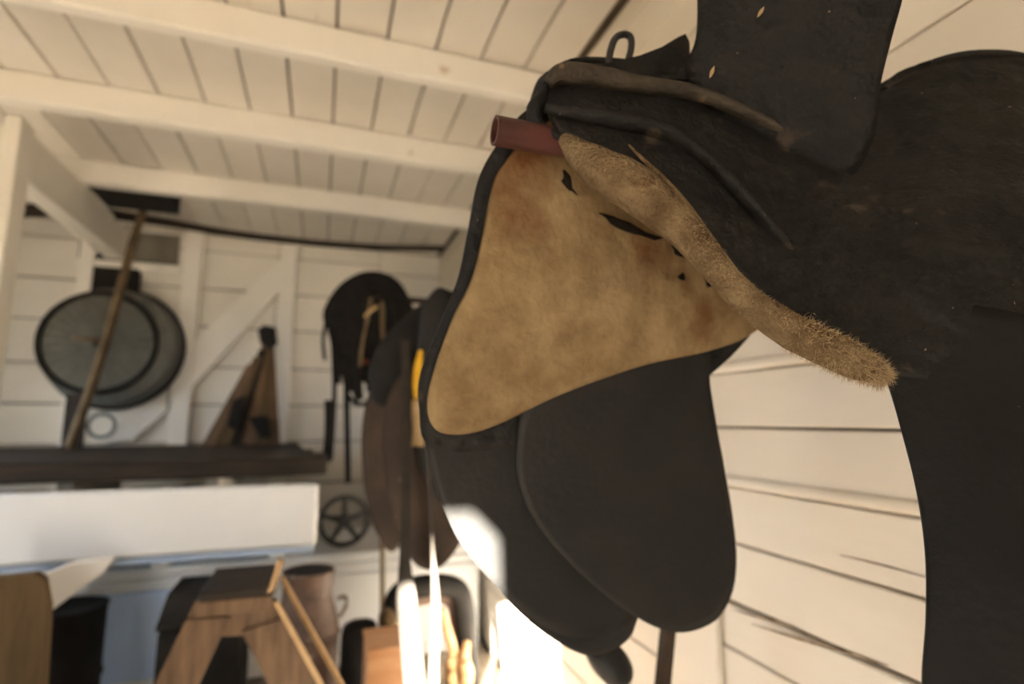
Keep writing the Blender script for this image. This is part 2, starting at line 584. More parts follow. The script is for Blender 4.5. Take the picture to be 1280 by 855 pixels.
for tr_ in ([(704, 212), (714, 228), (722, 244), (712, 238), (702, 226)], [(748, 266), (775, 274), (800, 286), (828, 297), (818, 300), (790, 292), (764, 280)], [(838, 306), (850, 304), (862, 312), (858, 320), (844, 318)], [(880, 346), (890, 342), (894, 354), (884, 358)], [(850, 344), (855, 343), (856, 349), (851, 350)]):
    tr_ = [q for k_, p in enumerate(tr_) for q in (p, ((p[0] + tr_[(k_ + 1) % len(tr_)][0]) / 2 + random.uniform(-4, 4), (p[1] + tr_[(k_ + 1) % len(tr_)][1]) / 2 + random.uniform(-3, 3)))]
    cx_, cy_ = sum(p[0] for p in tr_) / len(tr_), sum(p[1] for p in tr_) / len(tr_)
    obj('tear_shade', pillow(bmesh.new(), tr_, (cx_, cy_), (FAR[0] - .0265, 0, FAR[2]), .0005, .002, 40, 3), 'tear_shade', sad, True)  # torn spots, with the near roll's shadow put into their dark colour
fl_a = [(528, 470), (530, 540), (538, 585), (553, 632), (576, 680), (612, 722), (650, 758), (692, 782), (730, 787), (762, 780), (800, 748), (830, 690), (840, 580), (820, 460), (700, 440), (600, 440)]
pa = (.59 + .28 * .32 + .034, 0, -.28)
obj('far_flap', pillow(bmesh.new(), fl_a, (690, 590), pa, 0, .006, 110, 14, curl=lambda x, y: .02 * max(0, (y - 600) / 200) ** 2), 'leather2', sad, True)
fl_b = [(800, 450), (878, 430), (886, 480), (894, 530), (905, 590), (915, 650), (919, 700), (913, 742), (893, 774), (855, 789), (815, 781), (765, 750), (715, 706), (675, 660), (650, 610), (645, 560), (660, 500), (720, 460)]
obj('far_fender', pillow(bmesh.new(), fl_b, (785, 620), (pa[0] - .020, 0, -.28), .006, .006, 110, 14), 'leather2', sad, True)
fl_c = [(600, 690), (625, 738), (660, 775), (700, 804), (740, 819), (772, 808), (792, 784), (790, 740), (700, 650)]
obj('sweat_flap', pillow(bmesh.new(), fl_c, (700, 735), (pa[0] + .018, 0, -.28), 0, .005), 'leather2', sad, True)
# worn piping along the flap edge
pts = [PL(x, y, pa[0] - .004, 0, -.28) for x, y in ((640, 735), (672, 762), (705, 776), (740, 778), (770, 765), (792, 748))]
obj('edge_binding', sweep(bmesh.new(), pts, .0022, .0022, n=30, seg=6), 'worn', sad, True)

# near flank: leather loft from the ridge down to the felt edge
rows = [
    [(686, 98, .575), (722, 80, .575), (790, 82, .57), (860, 92, .56), (960, 80, .54), (1050, 110, .50), (1105, 112, .465), (1160, 84, .44), (1225, 70, .41), (1300, 80, .375), (1370, 140, .345)],
    [(684, 118, .55), (722, 110, .545), (790, 122, .535), (870, 140, .515), (960, 180, .485), (1050, 205, .45), (1105, 205, .43), (1160, 190, .405), (1230, 180, .375), (1300, 190, .345), (1370, 230, .32)],
    [(688, 140, .535), (728, 146, .528), (800, 160, .508), (880, 205, .477), (970, 275, .44), (1050, 310, .41), (1105, 315, .388), (1160, 312, .365), (1230, 312, .34), (1300, 314, .315), (1370, 330, .296)],
    [(700, 162, .52), (738, 178, .507), (805, 215, .478), (888, 298, .437), (972, 385, .403), (1045, 430, .383), (1110, 462, .362), (1170, 475, .342), (1240, 478, .318), (1300, 480, .30), (1370, 480, .284)],
]
obj('near_skirt', loft(bmesh.new(), [[P(*q) for q in r] for r in rows], 90, 44, .008, .004, 22), 'leather', sad, True)
# off side of the seat, closing the top towards the far flank
rows2 = [[P(*q) for q in rows[0]],
         [P(x, y, Y) + Vector((0, .035, .004)) for x, y, Y in rows[0]],
         [P(x, y, Y) + Vector((0, .085, -.035)) for x, y, Y in rows[0]],
         [P(x, y, Y) + Vector((0, .125, -.10)) for x, y, Y in rows[0]]]
obj('far_side_skirt', loft(bmesh.new(), rows2, 60, 14, .008, .002, 20), 'leather', sad, True)
# rolled bands over the front arch
obj('pommel_roll', sweep(bmesh.new(), [P(*q) for q in ((685, 104, .546), (704, 92, .542), (745, 96, .538), (800, 106, .528), (868, 116, .511), (940, 145, .486), (1000, 178, .472), (1060, 212, .475))],
                         [.008, .014, .015, .013, .011, .009, .006, .002], [.007, .012, .012, .009, .008, .006, .004, .002], n=50), 'worn', sad, True, label='scuffed brown-black roll')
obj('panel_roll', sweep(bmesh.new(), [P(*q) for q in ((682, 134, .532), (720, 142, .523), (775, 152, .508), (830, 165, .492), (880, 196, .470), (930, 246, .446), (985, 316, .432), (1030, 370, .43))],
                        [.006, .010, .012, .013, .013, .012, .010, .004], [.006, .009, .010, .009, .008, .007, .006, .004], n=50), 'leather', sad, True)
obj('front_gusset', sweep(bmesh.new(), [P(*q) for q in ((684, 104, .552), (676, 122, .552), (668, 138, .552), (672, 156, .552), (700, 172, .53))],
                          [.004, .008, .009, .008, .004], [.005, .008, .01, .008, .004], n=20), 'leather', sad, True)
# felt roll under the skirt
path = [(704, 174, .512), (722, 190, .502), (752, 213, .482), (788, 232, .464), (848, 281, .437), (882, 320, .424), (920, 362, .408), (960, 395, .394), (1002, 420, .382), (1055, 447, .367), (1090, 464, .359), (1106, 475, .357)]
rad = [8, 17, 27, 30, 25, 20, 20, 23, 25, 26, 18, 8]
fp = [P(*q) for q in path]
fr = [r * q[2] / 545 for r, q in zip(rad, path)]
bm = sweep(bmesh.new(), fp, fr, [r * .92 for r in fr], n=90, seg=20)
for v in bm.verts:
    v.co += Vector((mnoise.noise(v.co * 40), mnoise.noise(v.co * 40 + Vector((9, 0, 0))), mnoise.noise(v.co * 40 + Vector((0, 7, 0))))) * .0016
froll = obj('near_panel', bm, 'fleece', sad, True, label='fuzzy tan felt edge of the panel')
obj('felt_lip', sweep(bmesh.new(), [P(*q) for q in ((786, 181, .472), (805, 200, .462), (835, 228, .446), (862, 258, .432), (890, 297, .417), (925, 345, .40), (965, 388, .388))],
                      [.001, .0022, .0024, .002, .002, .0022, .001], n=40, seg=8), 'fleece', sad, True)
# loose fibres on the felt
bm = bmesh.new()
fpp = cat(fp, 200)
frr = [e.x for e in cat([Vector((r, 0, 0)) for r in fr], 200)]
for i in range(9000):
    k = min(199, int(random.betavariate(2.2, 1.2) * 199))
    c, r = fpp[k], frr[k]
    t = (fpp[min(k + 1, 199)] - fpp[max(k - 1, 0)]).normalized()
    s = t.cross(Vector((0, 0, 1))).normalized()
    u = s.cross(t)
    an = random.uniform(0, 2 * math.pi)
    n_ = s * math.cos(an) + u * math.sin(an) * .8
    p0 = c + n_ * r * .96
    ln = random.uniform(.002, .0055) * (2.2 if k > 140 else 1)
    dirv = (n_ * .5 + Vector((random.gauss(0, 1), random.gauss(0, 1), random.gauss(0, 1))) * .6 + t * .3).normalized()
    p1 = p0 + dirv * ln * .5
    p2 = p1 + (dirv + Vector((random.gauss(0, .5), random.gauss(0, .5), random.gauss(0, .5) - .2))).normalized() * ln * .5
    wv = dirv.cross(Vector((random.random(), random.random(), random.random()))).normalized() * .00016
    a = [bm.verts.new(p0 + wv), bm.verts.new(p0 - wv), bm.verts.new(p1 - wv), bm.verts.new(p1 + wv), bm.verts.new(p2)]
    bm.faces.new((a[0], a[1], a[2], a[3]))
    bm.faces.new((a[3], a[2], a[4]))
obj('felt_fibres', bm, 'fibre', sad, kind='stuff')
# near flap hanging at the wall end
nf = [(1078, 390), (1090, 425), (1113, 488), (1128, 540), (1146, 612), (1157, 690), (1158, 770), (1153, 850), (1158, 930), (1200, 985), (1280, 990), (1350, 930), (1380, 760), (1370, 560), (1340, 450), (1290, 400), (1180, 380)]
obj('near_flap', pillow(bmesh.new(), nf, (1230, 620), (.80, -.89, .5), .004, .006, 110, 14, lump=.003, lscale=9), 'leather3', sad, True)
# fender flipped up above the seat
up_ = [(858, 90), (870, 50), (872, 0), (868, -60), (872, -130), (900, -185), (1000, -210), (1100, -190), (1145, -130), (1140, -60), (1127, 0), (1112, 55), (1099, 110), (1092, 170), (1060, 222), (1000, 200), (930, 160), (880, 125)]
obj('raised_fender', pillow(bmesh.new(), up_, (995, 20), (1.16, -1.0, -.5), .010, .012, 110, 14, lump=.003, lscale=16), 'leather', sad, True)
bm = bmesh.new()
prism(bm, [P(x, y, .54) for x, y in ((742, 84), (775, 75), (800, 69), (828, 58), (848, 46), (857, 42), (862, 52), (864, 98), (800, 100), (750, 96))], (0, .012, 0))
obj('pommel_tongue', bm, 'leather', sad)
obj('staple_ring', sweep(bmesh.new(), [P(*q) for q in ((760, 80, .548), (764, 60, .549), (770, 47, .55), (780, 43, .55), (788, 47, .55), (789, 60, .549), (784, 80, .548))],   .0044, n=40, seg=10), 'iron', sad, True)
# scuffs and dust: thin raised worn places with their own shape
for x, y, Y, l, an in ((951, 15, .438, 12, -1.0), (890, 90, .45, 14, -1.2)):
    c = P(x, y, Y)
    dv = Rv * math.cos(an) - Uv * math.sin(an)
    obj('scuff', sweep(bmesh.new(), [c - dv * .007, c, c + dv * .007], [.0004, .0022, .0004], [.0002, .0006, .0002], ref=tuple(Fv), n=9, seg=6), 'tan', sad, True)

# ================================================================== SECOND SADDLE
Y2 = 1.85
r2 = thing('saddle_rack', 'short rack pole carrying the brown saddle beyond the black one', 'rack', (XR, Y2, H + .40))
bm = bmesh.new()
lathe(bm, [(.016, 0), (.02, 0), (.02, XR - .36)], (.35, Y2, H + .395), 'X')
obj('pipe', bm, 'pipe', r2)
lathe_b = lathe(bmesh.new(), [(.001, 0), (.05, 0), (.05, .006), (.001, .006)], (XR - .010, Y2, H + .395), 'X')
obj('wall_flange', lathe_b, 'pipe', r2)
s2 = thing('saddle', 'brown leather saddle with long rounded flaps hung beyond the black saddle', 'saddle', (.55, Y2, H + .4))
f2a = [(492, 450), (512, 450), (516, 520), (512, 600), (505, 660), (490, 690), (472, 668), (458, 625), (452, 570), (454, 520), (466, 480)]
obj('far_flap', pillow(bmesh.new(), f2a, (486, 570), (Y2 + .22, 0, 0), .006, .008), 'brownl', s2, True)
f2b = [(500, 470), (540, 440), (580, 430), (600, 500), (592, 600), (578, 670), (556, 704), (536, 712), (516, 702), (500, 668), (486, 620), (478, 560), (482, 510)]
obj('near_flap', pillow(bmesh.new(), f2b, (535, 580), (Y2 - .10, 0, 0), .008, .008), 'brownl', s2, True)
f2c = [(512, 500), (530, 470), (560, 440), (600, 430), (610, 540), (590, 640), (566, 640), (545, 622), (524, 580), (513, 540)]
obj('near_skirt', pillow(bmesh.new(), f2c, (560, 530), (Y2 - .13, 0, 0), .006, .008), 'leather2', s2, True)
f2d = [(526, 400), (533, 375), (548, 361), (566, 366), (590, 360), (640, 380), (640, 470), (600, 500), (560, 500), (530, 490), (522, 450)]
obj('seat', pillow(bmesh.new(), f2d, (580, 430), (Y2 - .10, 0, .10), .05, .03, 60, 10, backb=.12), 'leather2', s2, True)
f2e = [(462, 460), (478, 425), (500, 402), (520, 385), (545, 380), (545, 470), (520, 505), (490, 510), (466, 500)]
obj('knee_pad', pillow(bmesh.new(), f2e, (507, 450), (Y2 + .04, 0, .1), .04, .03, 60, 10, backb=.08), 'black', s2, True)
ys = Y2 - .145
tag(obj('girth_strap', sweep(bmesh.new(), [P(x, y, ys) for x, y in ((522, 500), (522, 520), (523, 540), (522, 558))], .018, .003, ref=(0, 1, 0), n=16, square=True), 'tan'),
    'tan webbing strap end hanging over the brown saddle below a yellow strap', 'strap')
tag(obj('webbing_strap', sweep(bmesh.new(), [P(x, y, ys) for x, y in ((526, 438), (523, 455), (521, 478), (522, 498))], [.006, .011, .013, .012], .003, ref=(0, 1, 0), n=16, square=True), 'yellow'),
    'short yellow webbing strap hanging over the brown saddle', 'strap')
for lab, pt, wd in (('wide stirrup strap hanging down over the brown saddle flap into the sunlight', [(506, 425, 1.70), (508, 500, 1.66), (507, 620, 1.57), (506, 700, 1.52), (508, 745, 1.5), (512, 790, 1.5), (518, 850, 1.5), (526, 930, 1.5)], (.012, .012, .013, .015, .025, .026, .027, .028)),
                    ('narrow strap hanging from the far side of the black saddle into the sunlight', [(534, 545, .80), (538, 620, .88), (541, 690, .95), (543, 720, .96), (545, 770, .97), (543, 820, .98), (542, 870, .99), (544, 930, 1.0)], (.003, .003, .004, .006, .009, .009, .011, .012))):
    tag(obj('stirrup_strap', sweep(bmesh.new(), [P(*q) for q in pt], list(wd), .002, ref=(0, 1, 0), n=40, square=True), 'strapw'), lab, 'strap', 'long stirrup straps')

# ================================================================== BRIDLES on a wall peg
YBR = 3.0
tp = P(470, 372, YBR)
bh = thing('wall_peg', 'long dark wall peg that the black bridles hang on', 'peg', (XR, YBR, tp.z))
obj('peg', sweep(bmesh.new(), [(XR - .002, YBR, tp.z), (tp.x, YBR, tp.z)], .018, seg=10), 'woodd', bh)
obj('crossbar', sweep(bmesh.new(), [P(438, 362, YBR), P(455, 353, YBR), P(472, 350, YBR), P(490, 355, YBR), P(503, 366, YBR)], .012, n=14, seg=8), 'iron', bh, True)


def bridle(label, loops, tails, Yd, extra=()):
    r = thing('bridle', label, 'bridle', tuple(P(470, 350, Yd)), 'bridles on the wall peg')
    for (xa, ya, xb, yb, top, dy) in loops:
        xm = (xa + xb) / 2
        pt = [P(xa, ya, Yd + dy), P(xa - 3, (ya + top) / 2 + 12, Yd + dy), P(xa + (xm - xa) * .35, top + 14, Yd), P(xm, top, Yd), P(xb + (xm - xb) * .35, top + 14, Yd), P(xb + 3, (yb + top) / 2 + 12, Yd - dy), P(xb, yb, Yd - dy)]
        obj('strap', sweep(bmesh.new(), pt, .019, .006, ref=(0, 1, 0), n=26, square=True), 'strap', r)
    for (pt, wd) in tails:
        obj('rein', sweep(bmesh.new(), [P(x, y, Yd - .03) for x, y in pt], wd, .005, ref=(0, 1, 0), n=18, square=True), 'strap', r)
    for (pt, wd, m_) in extra:
        obj('browband', sweep(bmesh.new(), [P(x, y, Yd - .075) for x, y in pt], wd, .004, ref=(0, 1, 0), n=12, square=True), m_, r)
    return r


bridle('black bridle on the wall peg with a tan cheek strap', [(416, 420, 514, 455, 345, .03), (422, 462, 504, 505, 348, .03), (452, 478, 488, 508, 352, .02), (434, 440, 497, 462, 347, .0), (418, 430, 500, 470, 346, .03), (430, 470, 506, 440, 350, .02), (438, 490, 492, 500, 356, .01), (425, 452, 470, 498, 349, .03), (446, 496, 462, 490, 362, .01)],
       [([(416, 425), (418, 470), (417, 520), (413, 575)], .012), ([(433, 480), (434, 540), (435, 604)], .015), ([(444, 455), (447, 480), (445, 506)], .010), ([(474, 440), (472, 470), (468, 508)], .016), ([(498, 440), (500, 480), (496, 520)], .014)], YBR - .05,
       [([(464, 372), (459, 400), (453, 430), (450, 458)], .008, 'polew'), ([(456, 396), (464, 388), (472, 383)], .008, 'tan')])
bridle('black bridle on the wall peg with red browband', [(412, 410, 516, 450, 343, .02), (422, 440, 510, 470, 345, .02), (450, 500, 512, 480, 350, .01), (460, 480, 500, 490, 358, .02), (470, 490, 486, 500, 362, .0), (440, 440, 480, 470, 352, .0)],
       [([(411, 500), (411, 540), (408, 578)], .022), ([(408, 400), (404, 425), (406, 450)], .009), ([(430, 470), (436, 496), (452, 506), (464, 498)], .012), ([(424, 400), (422, 440), (424, 480)], .012)], YBR + .06,
       [([(455, 452), (466, 453), (478, 456)], .012, 'red'), ([(505, 388), (513, 394), (519, 402)], .012, 'red')])
fillp = [(414, 405), (420, 378), (434, 358), (450, 346), (467, 341), (488, 347), (505, 364), (515, 388), (517, 410), (508, 440), (500, 425), (492, 455), (484, 436), (474, 466), (464, 438), (454, 470), (444, 438), (436, 452), (428, 418), (420, 428)]
tag(obj('leather_halter', pillow(bmesh.new(), fillp, (466, 398), (YBR + .165, 0, 0), .03, .03, 60, 8, lump=.02, lscale=14, backb=.04), 'strap', None, True),
    'bunched black leather halter behind the bridles on the wall peg', 'halter')
rp_ = [P(478, y, 3.0 - .2 * (y - 372) / 400) for y in (372, 505, 600, 700, 772)]
tag(obj('rope', sweep(bmesh.new(), rp_, .012, n=40, seg=8), 'rope', None, True), 'old brown rope hanging down beside the spoked iron wheel', 'rope')

# ================================================================== WORKBENCH
ZT = H - .163
wb = thing('workbench', 'long workbench with dark plank top and deep white front board', 'workbench', (-.9, 3.0, 0))
boxo('top_plank', (XL + .02, 2.6, ZT - .075), (.04, 3.02, ZT), 'woodd', wb, .01)
boxo('top_plank', (XL + .02, 3.025, ZT - .075), (-.03, 3.50, ZT - .003), 'woodd', wb, .01)
boxo('top_plank', (XL + .02, 3.505, ZT - .075), (-.10, 3.93, ZT - .003), 'woodd', wb, .01)
boxo('top_plank', (XL + .02, 3.935, ZT - .075), (-.14, YB - .08, ZT - .003), 'woodd', wb, .01)
boxo('apron', (XL + .02, 2.55, ZT - .36), (.008, 2.59, ZT - .105), 'bright', wb, .012, label='deep white front board')
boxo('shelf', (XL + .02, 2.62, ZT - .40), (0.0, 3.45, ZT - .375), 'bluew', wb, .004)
for xx in (-.66, -.17, -2.2):
    boxo('leg', (xx - .035, 2.98, 0 if xx < -2 else H - .66), (xx + .035, 3.05, ZT - .405), 'bright', wb, .005)
for xx in (-.05, -1.5):
    boxo('leg', (xx - .04, 3.38, H - .66), (xx + .04, 3.46, ZT - .405), 'white', wb, .005)
for xx in (-.45, -1.0, -1.6):
    boxo('bearer', (xx - .03, 2.85, ZT - .375), (xx + .03, 3.45, ZT - .08), 'white', wb, .005)
obj('brace', prism(bmesh.new(), [P(x, y, 2.40) for x, y in ((88, 705), (140, 700), (128, 716), (62, 765), (46, 722))], (0, .06, 0)), 'white', wb)

cb = thing('cupboard', 'low white cupboard with moulded top edge under the workbench', 'cupboard', (-.7, 3.2, 0))
CX1 = P(600, 700, 3.0).x
boxo('body', (-1.75, 3.02, 0), (CX1, 3.62, H - .70), 'bright', cb, .004)
boxo('top_board', (-1.77, 2.985, H - .70), (CX1 + .005, 3.63, H - .66), 'bright', cb, .008)
boxo('moulding', (-1.77, 2.995, H - .75), (CX1, 3.02, H - .712), 'bright', cb, .008)
xa = [-1.74, -1.15, -.12, CX1 - .01]
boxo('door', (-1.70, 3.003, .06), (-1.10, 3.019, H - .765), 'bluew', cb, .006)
boxo('door', (-1.09, 3.003, .06), (-.28, 3.019, H - .765), 'bluew', cb, .006, label='white door with a cool skylight tint in its colour')
boxo('door', (-.27, 3.003, .06), (CX1 - .02, 3.019, H - .765), 'bright', cb, .006)

# iron wheel on the cupboard
wc = P(430, 657, 3.12)
wr = .120
iw = thing('iron_wheel', 'black five-spoked cast iron wheel standing on the white cupboard', 'wheel', (wc.x, 3.12, H - .66))
wc.z = H - .66 + wr + .014
torus_b = torus(bmesh.new(), wc, wr, .0135, 'Y')
obj('rim', torus_b, 'iron', iw, True)
obj('hub', lathe(bmesh.new(), [(.001, -.03), (.03, -.03), (.034, 0), (.03, .03), (.001, .03)], wc, 'Y', 18), 'iron', iw)
for i in range(5):
    a = math.radians(20 + 72 * i)
    dv = Vector((math.cos(a), 0, math.sin(a)))
    obj('spoke', sweep(bmesh.new(), [wc + dv * .02, wc + dv * wr], [.015, .010], .007, ref=(0, 1, 0), square=True), 'iron', iw)

# ================================================================== BACK-WALL THINGS
tc = P(138, 433, YB - .2)
tr = 79 * 4.2 / 800
tub = thing('wash_tub', 'large round galvanised tub hung on the back wall behind a wire sieve', 'tub', (tc.x, YB - .02, tc.z))
obj('bowl', lathe(bmesh.new(), [(.001, 0), (tr * .60, .0), (tr * .90, .006), (tr * .93, .02), (tr * .97, .16), (tr * .94, .16), (tr * .9, .03), (.001, .012)], (tc.x, YB - .24, tc.z), 'Y', 48), 'zinc', tub, True)
obj('rolled_rim', torus(bmesh.new(), (tc.x, YB - .092, tc.z), tr * .975, .014, 'Y', 56), 'black', tub, True)
hc = P(127, 532, YB - .2)
obj('handle', torus(bmesh.new(), (hc.x, YB - .2, hc.z), .075, .012, 'Y', 28), 'zinc', tub, True)
sc_ = P(123, 428, YB - .271)
sr = 66 * 4.05 / 800
sv = thing('wheel', 'spoked wheel with dark rim and dusty wire spokes leaning before the galvanised tub', 'wheel', (sc_.x, YB - .32, sc_.z))
obj('rim', torus(bmesh.new(), sc_, sr * .965, .017, 'Y', 56), 'black', sv, True)
obj('disc', lathe(bmesh.new(), [(.001, .012), (sr * .95, .012), (sr * .95, .018), (.001, .018)], sc_, 'Y', 48), 'mesh', sv)
obj('hub', lathe(bmesh.new(), [(.001, -.03), (.028, -.03), (.028, .012), (.001, .012)], sc_, 'Y', 18), 'black', sv)
for i in range(28):
    a = 2 * math.pi * i / 28
    dv = Vector((math.cos(a), 0, math.sin(a)))
    obj('spoke', sweep(bmesh.new(), [sc_ + dv * .025, sc_ + dv * sr * .95], .003, seg=5), 'zinc', sv)
bxm = bmesh.new()
a, b = P(98, 372, YB - .03), P(176, 338, YB - .03)
tag(boxo('dark_panel', (a.x, YB - .065, P(98, 374, YB).z), (b.x, YB - .012, b.z), 'black', None, .004), 'black square-edged board fixed on the back wall above the galvanised tub', 'board')
pl_ = thing('wooden_pole', 'long worn wooden pole with a side peg leaning across the spoked wheel', 'pole', tuple(P(88, 556, 3.45)))
pa0, pa1 = P(86, 562, 3.42), P(182, 262, 3.84)
pa0.z = ZT + .02
pole_pts = [pa0 + (pa1 - pa0) * t + Vector((.012 * math.sin(t * 5), 0, 0)) for t in [i / 10 for i in range(11)]]
obj('shaft', sweep(bmesh.new(), pole_pts, [.023, .023, .023, .023, .024, .024, .024, .024, .024, .023, .022], n=30, seg=10), 'polew', pl_, True)
pm = pa0 + (pa1 - pa0) * .40
obj('peg', sweep(bmesh.new(), [pm, pm + Vector((-.14, -.01, .012))], .013, seg=8), 'polew', pl_, True)
bd = thing('timber_plank', 'dark narrow plank standing on the workbench under the galvanised tub', 'plank', tuple(P(90, 550, 3.46)))
boxo('plank_face', (P(76, 550, 3.9).x, 3.9, ZT), (P(103, 550, 3.9).x, 3.925, P(90, 492, 3.9).z), 'woodd', bd, .004)

# folded tripod of wooden legs leaning in the bay
tpd = thing('tripod', 'folded wooden tripod with fanned legs and dark head leaning in the wall bay', 'tripod', tuple(P(300, 556, 4.1)))
YT = 4.1


def onb(p):
    p.z = ZT + .0005
    return p


apx = (336, 412)
for i, (bx, wx, m_) in enumerate(((256, 13, 'wood'), (272, 14, 'woodm'), (288, 12, 'woodd'), (304, 14, 'wood'), (322, 14, 'woodm'), (338, 12, 'wood'))):
    y0 = 455 - i * 9 if i < 4 else 420
    tx = apx[0] - (apx[0] - bx) * (y0 - apx[1]) / 150 * .95
    Yk = YT - .04 + .014 * i
    obj('leg', prism(bmesh.new(), [P(tx - 5, y0, Yk), P(tx + 6, y0, Yk), onb(P(bx + wx, 557, Yk)), onb(P(bx - wx * .35, 557, Yk))], (0, .02, 0)), m_, tpd)
obj('head', prism(bmesh.new(), [P(x, y, YT - .06) for x, y in ((322, 412), (330, 406), (344, 409), (346, 428), (336, 436), (325, 428))], (0, .09, 0)), 'black', tpd)
obj('clamp', prism(bmesh.new(), [P(x, y, YT - .065) for x, y in ((291, 500), (306, 494), (302, 520), (292, 538), (284, 530))], (0, .02, 0)), 'black', tpd)
obj('hinge_plate', prism(bmesh.new(), [P(x, y, YT - .065) for x, y in ((310, 522), (334, 518), (337, 546), (326, 549))], (0, .02, 0)), 'black', tpd)

# dark bowed pole and dark board under the ceiling at the back
tag(obj('bowed_pole', sweep(bmesh.new(), [P(-20, 274, 3.7), P(40, 263, 3.72), P(120, 266, 3.82), P(200, 277, 3.98), P(320, 296, 4.12), P(450, 308, 4.17), P(553, 311, 4.10)],
                            [.040, .038, .034, .028, .025, .024, .022], n=50, seg=10), 'woodd', None, True), 'long bowed dark pole slung under the ceiling along the back wall', 'pole')
zq = H + 1.25
bq = [Vector((-1.245, 3.42, zq)), Vector((-.885, 3.42, zq)), Vector((-.875, 3.71, zq)), Vector((-1.245, 3.71, zq))]
tag(obj('ceiling_box', prism(bmesh.new(), bq, (0, 0, .128)), 'black'), 'black box panel fixed under the ceiling boards beside the white plate beam', 'box')

# ================================================================== STEP STOOL AND CHURN
YS = 1.66
st = thing('step_ladder', 'old wooden step ladder with wide splayed front legs and flat top', 'ladder', tuple(P(300, 855, YS)))


def leg_to_floor(a, b, z=0.0):
    t = (z - a.z) / (b.z - a.z)
    return a + (b - a) * t


A0, A1 = P(228, 775, YS), P(190, 855, YS)
cap_front = [P(250, 742, YS - .02), P(337, 737, YS - .02)]
# cap plate
c0, c1 = P(252, 740, YS - .02), P(338, 738, YS - .02)
ztop = c0.z
bm = bmesh.new()
box(bm, (c0.x - .006, YS - .03, ztop - .022), (c1.x + .012, YS + .22, ztop), None, .004)
obj('top_step', bm, 'woodd', st)
obj('cap_rail', box(bmesh.new(), (c0.x - .004, YS - .028, ztop - .060), (c1.x + .006, YS - .008, ztop - .0225), None, .003), 'wood', st)
q = [(243, 745 + 8), (345, 750), (366, 792), (222, 798)]
obj('top_rail', prism(bmesh.new(), [P(x, y, YS) for x, y in q], (0, .022, 0)), 'wood', st)
for quad in ([(232, 776), (288, 772), (233, 890), (176, 890)], [(302, 790), (358, 772), (420, 890), (352, 890)]):
    pp = [P(x, y, YS - .012) for x, y in quad]
    pp[2] = leg_to_floor(pp[1], pp[2], .002)
    pp[3] = leg_to_floor(pp[0], pp[3], .002)
    obj('front_leg', prism(bmesh.new(), pp, (0, .011, 0)), 'wood', st)
ea_, eb_ = P(345, 752, YS - .016), P(412, 876, YS - .016)
obj('edge_strip', sweep(bmesh.new(), [ea_, leg_to_floor(ea_, eb_, .004)], .006, .004, ref=(0, 1, 0), square=True), 'woodl', st)
# slanting trim on the right edge, and the rear frame
obj('side_cleat', prism(bmesh.new(), [P(x, y, YS - .035) for x, y in ((347, 700), (355, 703), (342, 738), (334, 742))], (0, .03, 0)), 'woodl', st)
ra_, rb_ = P(352, 722, YS + .20), P(428, 858, YS + .34)
rb_ = leg_to_floor(ra_, rb_, .008)
obj('rear_leg', sweep(bmesh.new(), [ra_, rb_], .006, .011, ref=(0, 1, 0), square=True), 'woodl', st)
la_ = Vector((c0.x + .02, YS + .19, ztop - .03))
lb_ = leg_to_floor(la_, P(206, 870, YS + .34), .008)
obj('rear_leg', sweep(bmesh.new(), [la_, lb_], .006, .011, ref=(0, 1, 0), square=True), 'woodl', st)
for t in (.55, .9):
    pA = ra_ + (rb_ - ra_) * t
    pB = la_ + (lb_ - la_) * t
    obj('rear_rung', sweep(bmesh.new(), [pA + (rb_ - ra_) * .08, pB + (rb_ - ra_) * .08], .009, .012, square=True), 'woodl', st)
    fr_ = P(358, 772, YS) + (leg_to_floor(P(358, 772, YS), P(420, 890, YS)) - P(358, 772, YS)) * (t * .8)
    obj('side_stay', sweep(bmesh.new(), [pA, fr_], .008, .005, square=True), 'woodl', st)

CY = 2.42
cz = P(386, 712, CY)
chr_ = .099
ch = thing('milk_churn', 'rusty open-topped milk churn standing behind the step ladder', 'milk churn', (cz.x, CY, 0))
zt = cz.z
prof = [(chr_ * .86, zt - .16), (chr_ * .90, zt - .002), (chr_, zt), (chr_ * 1.0, zt - .014), (chr_ * .95, zt - .018), (chr_ * .93, zt - .085), (chr_ * .95, zt - .10), (chr_ * 1.22, zt - .19), (chr_ * 1.26, zt - .23), (chr_ * 1.24, .03), (chr_ * 1.22, .003)]
obj('body', lathe(bmesh.new(), prof, (cz.x, CY, 0), 'Z', 36), 'rust', ch, True)
obj('mouth_shade', lathe(bmesh.new(), [(.001, zt - .006), (chr_ * .90, zt - .006), (chr_ * .88, zt - .012), (.001, zt - .012)], (cz.x, CY, 0), 'Z', 30), 'black', ch)  # black disc put in as the shade inside the opening
obj('hoop', torus(bmesh.new(), (cz.x, CY, zt - .24), chr_ * 1.27, .006, 'Z', 36), 'rust', ch, True)
for sgn in (-1, 1):
    hx = cz.x + sgn * chr_ * 1.15
    obj('handle', sweep(bmesh.new(), [(hx, CY, zt - .12), (hx + sgn * .028, CY, zt - .115), (hx + sgn * .035, CY, zt - .15), (hx + sgn * .012, CY, zt - .19)], .008, n=16, seg=8), 'rust', ch, True)

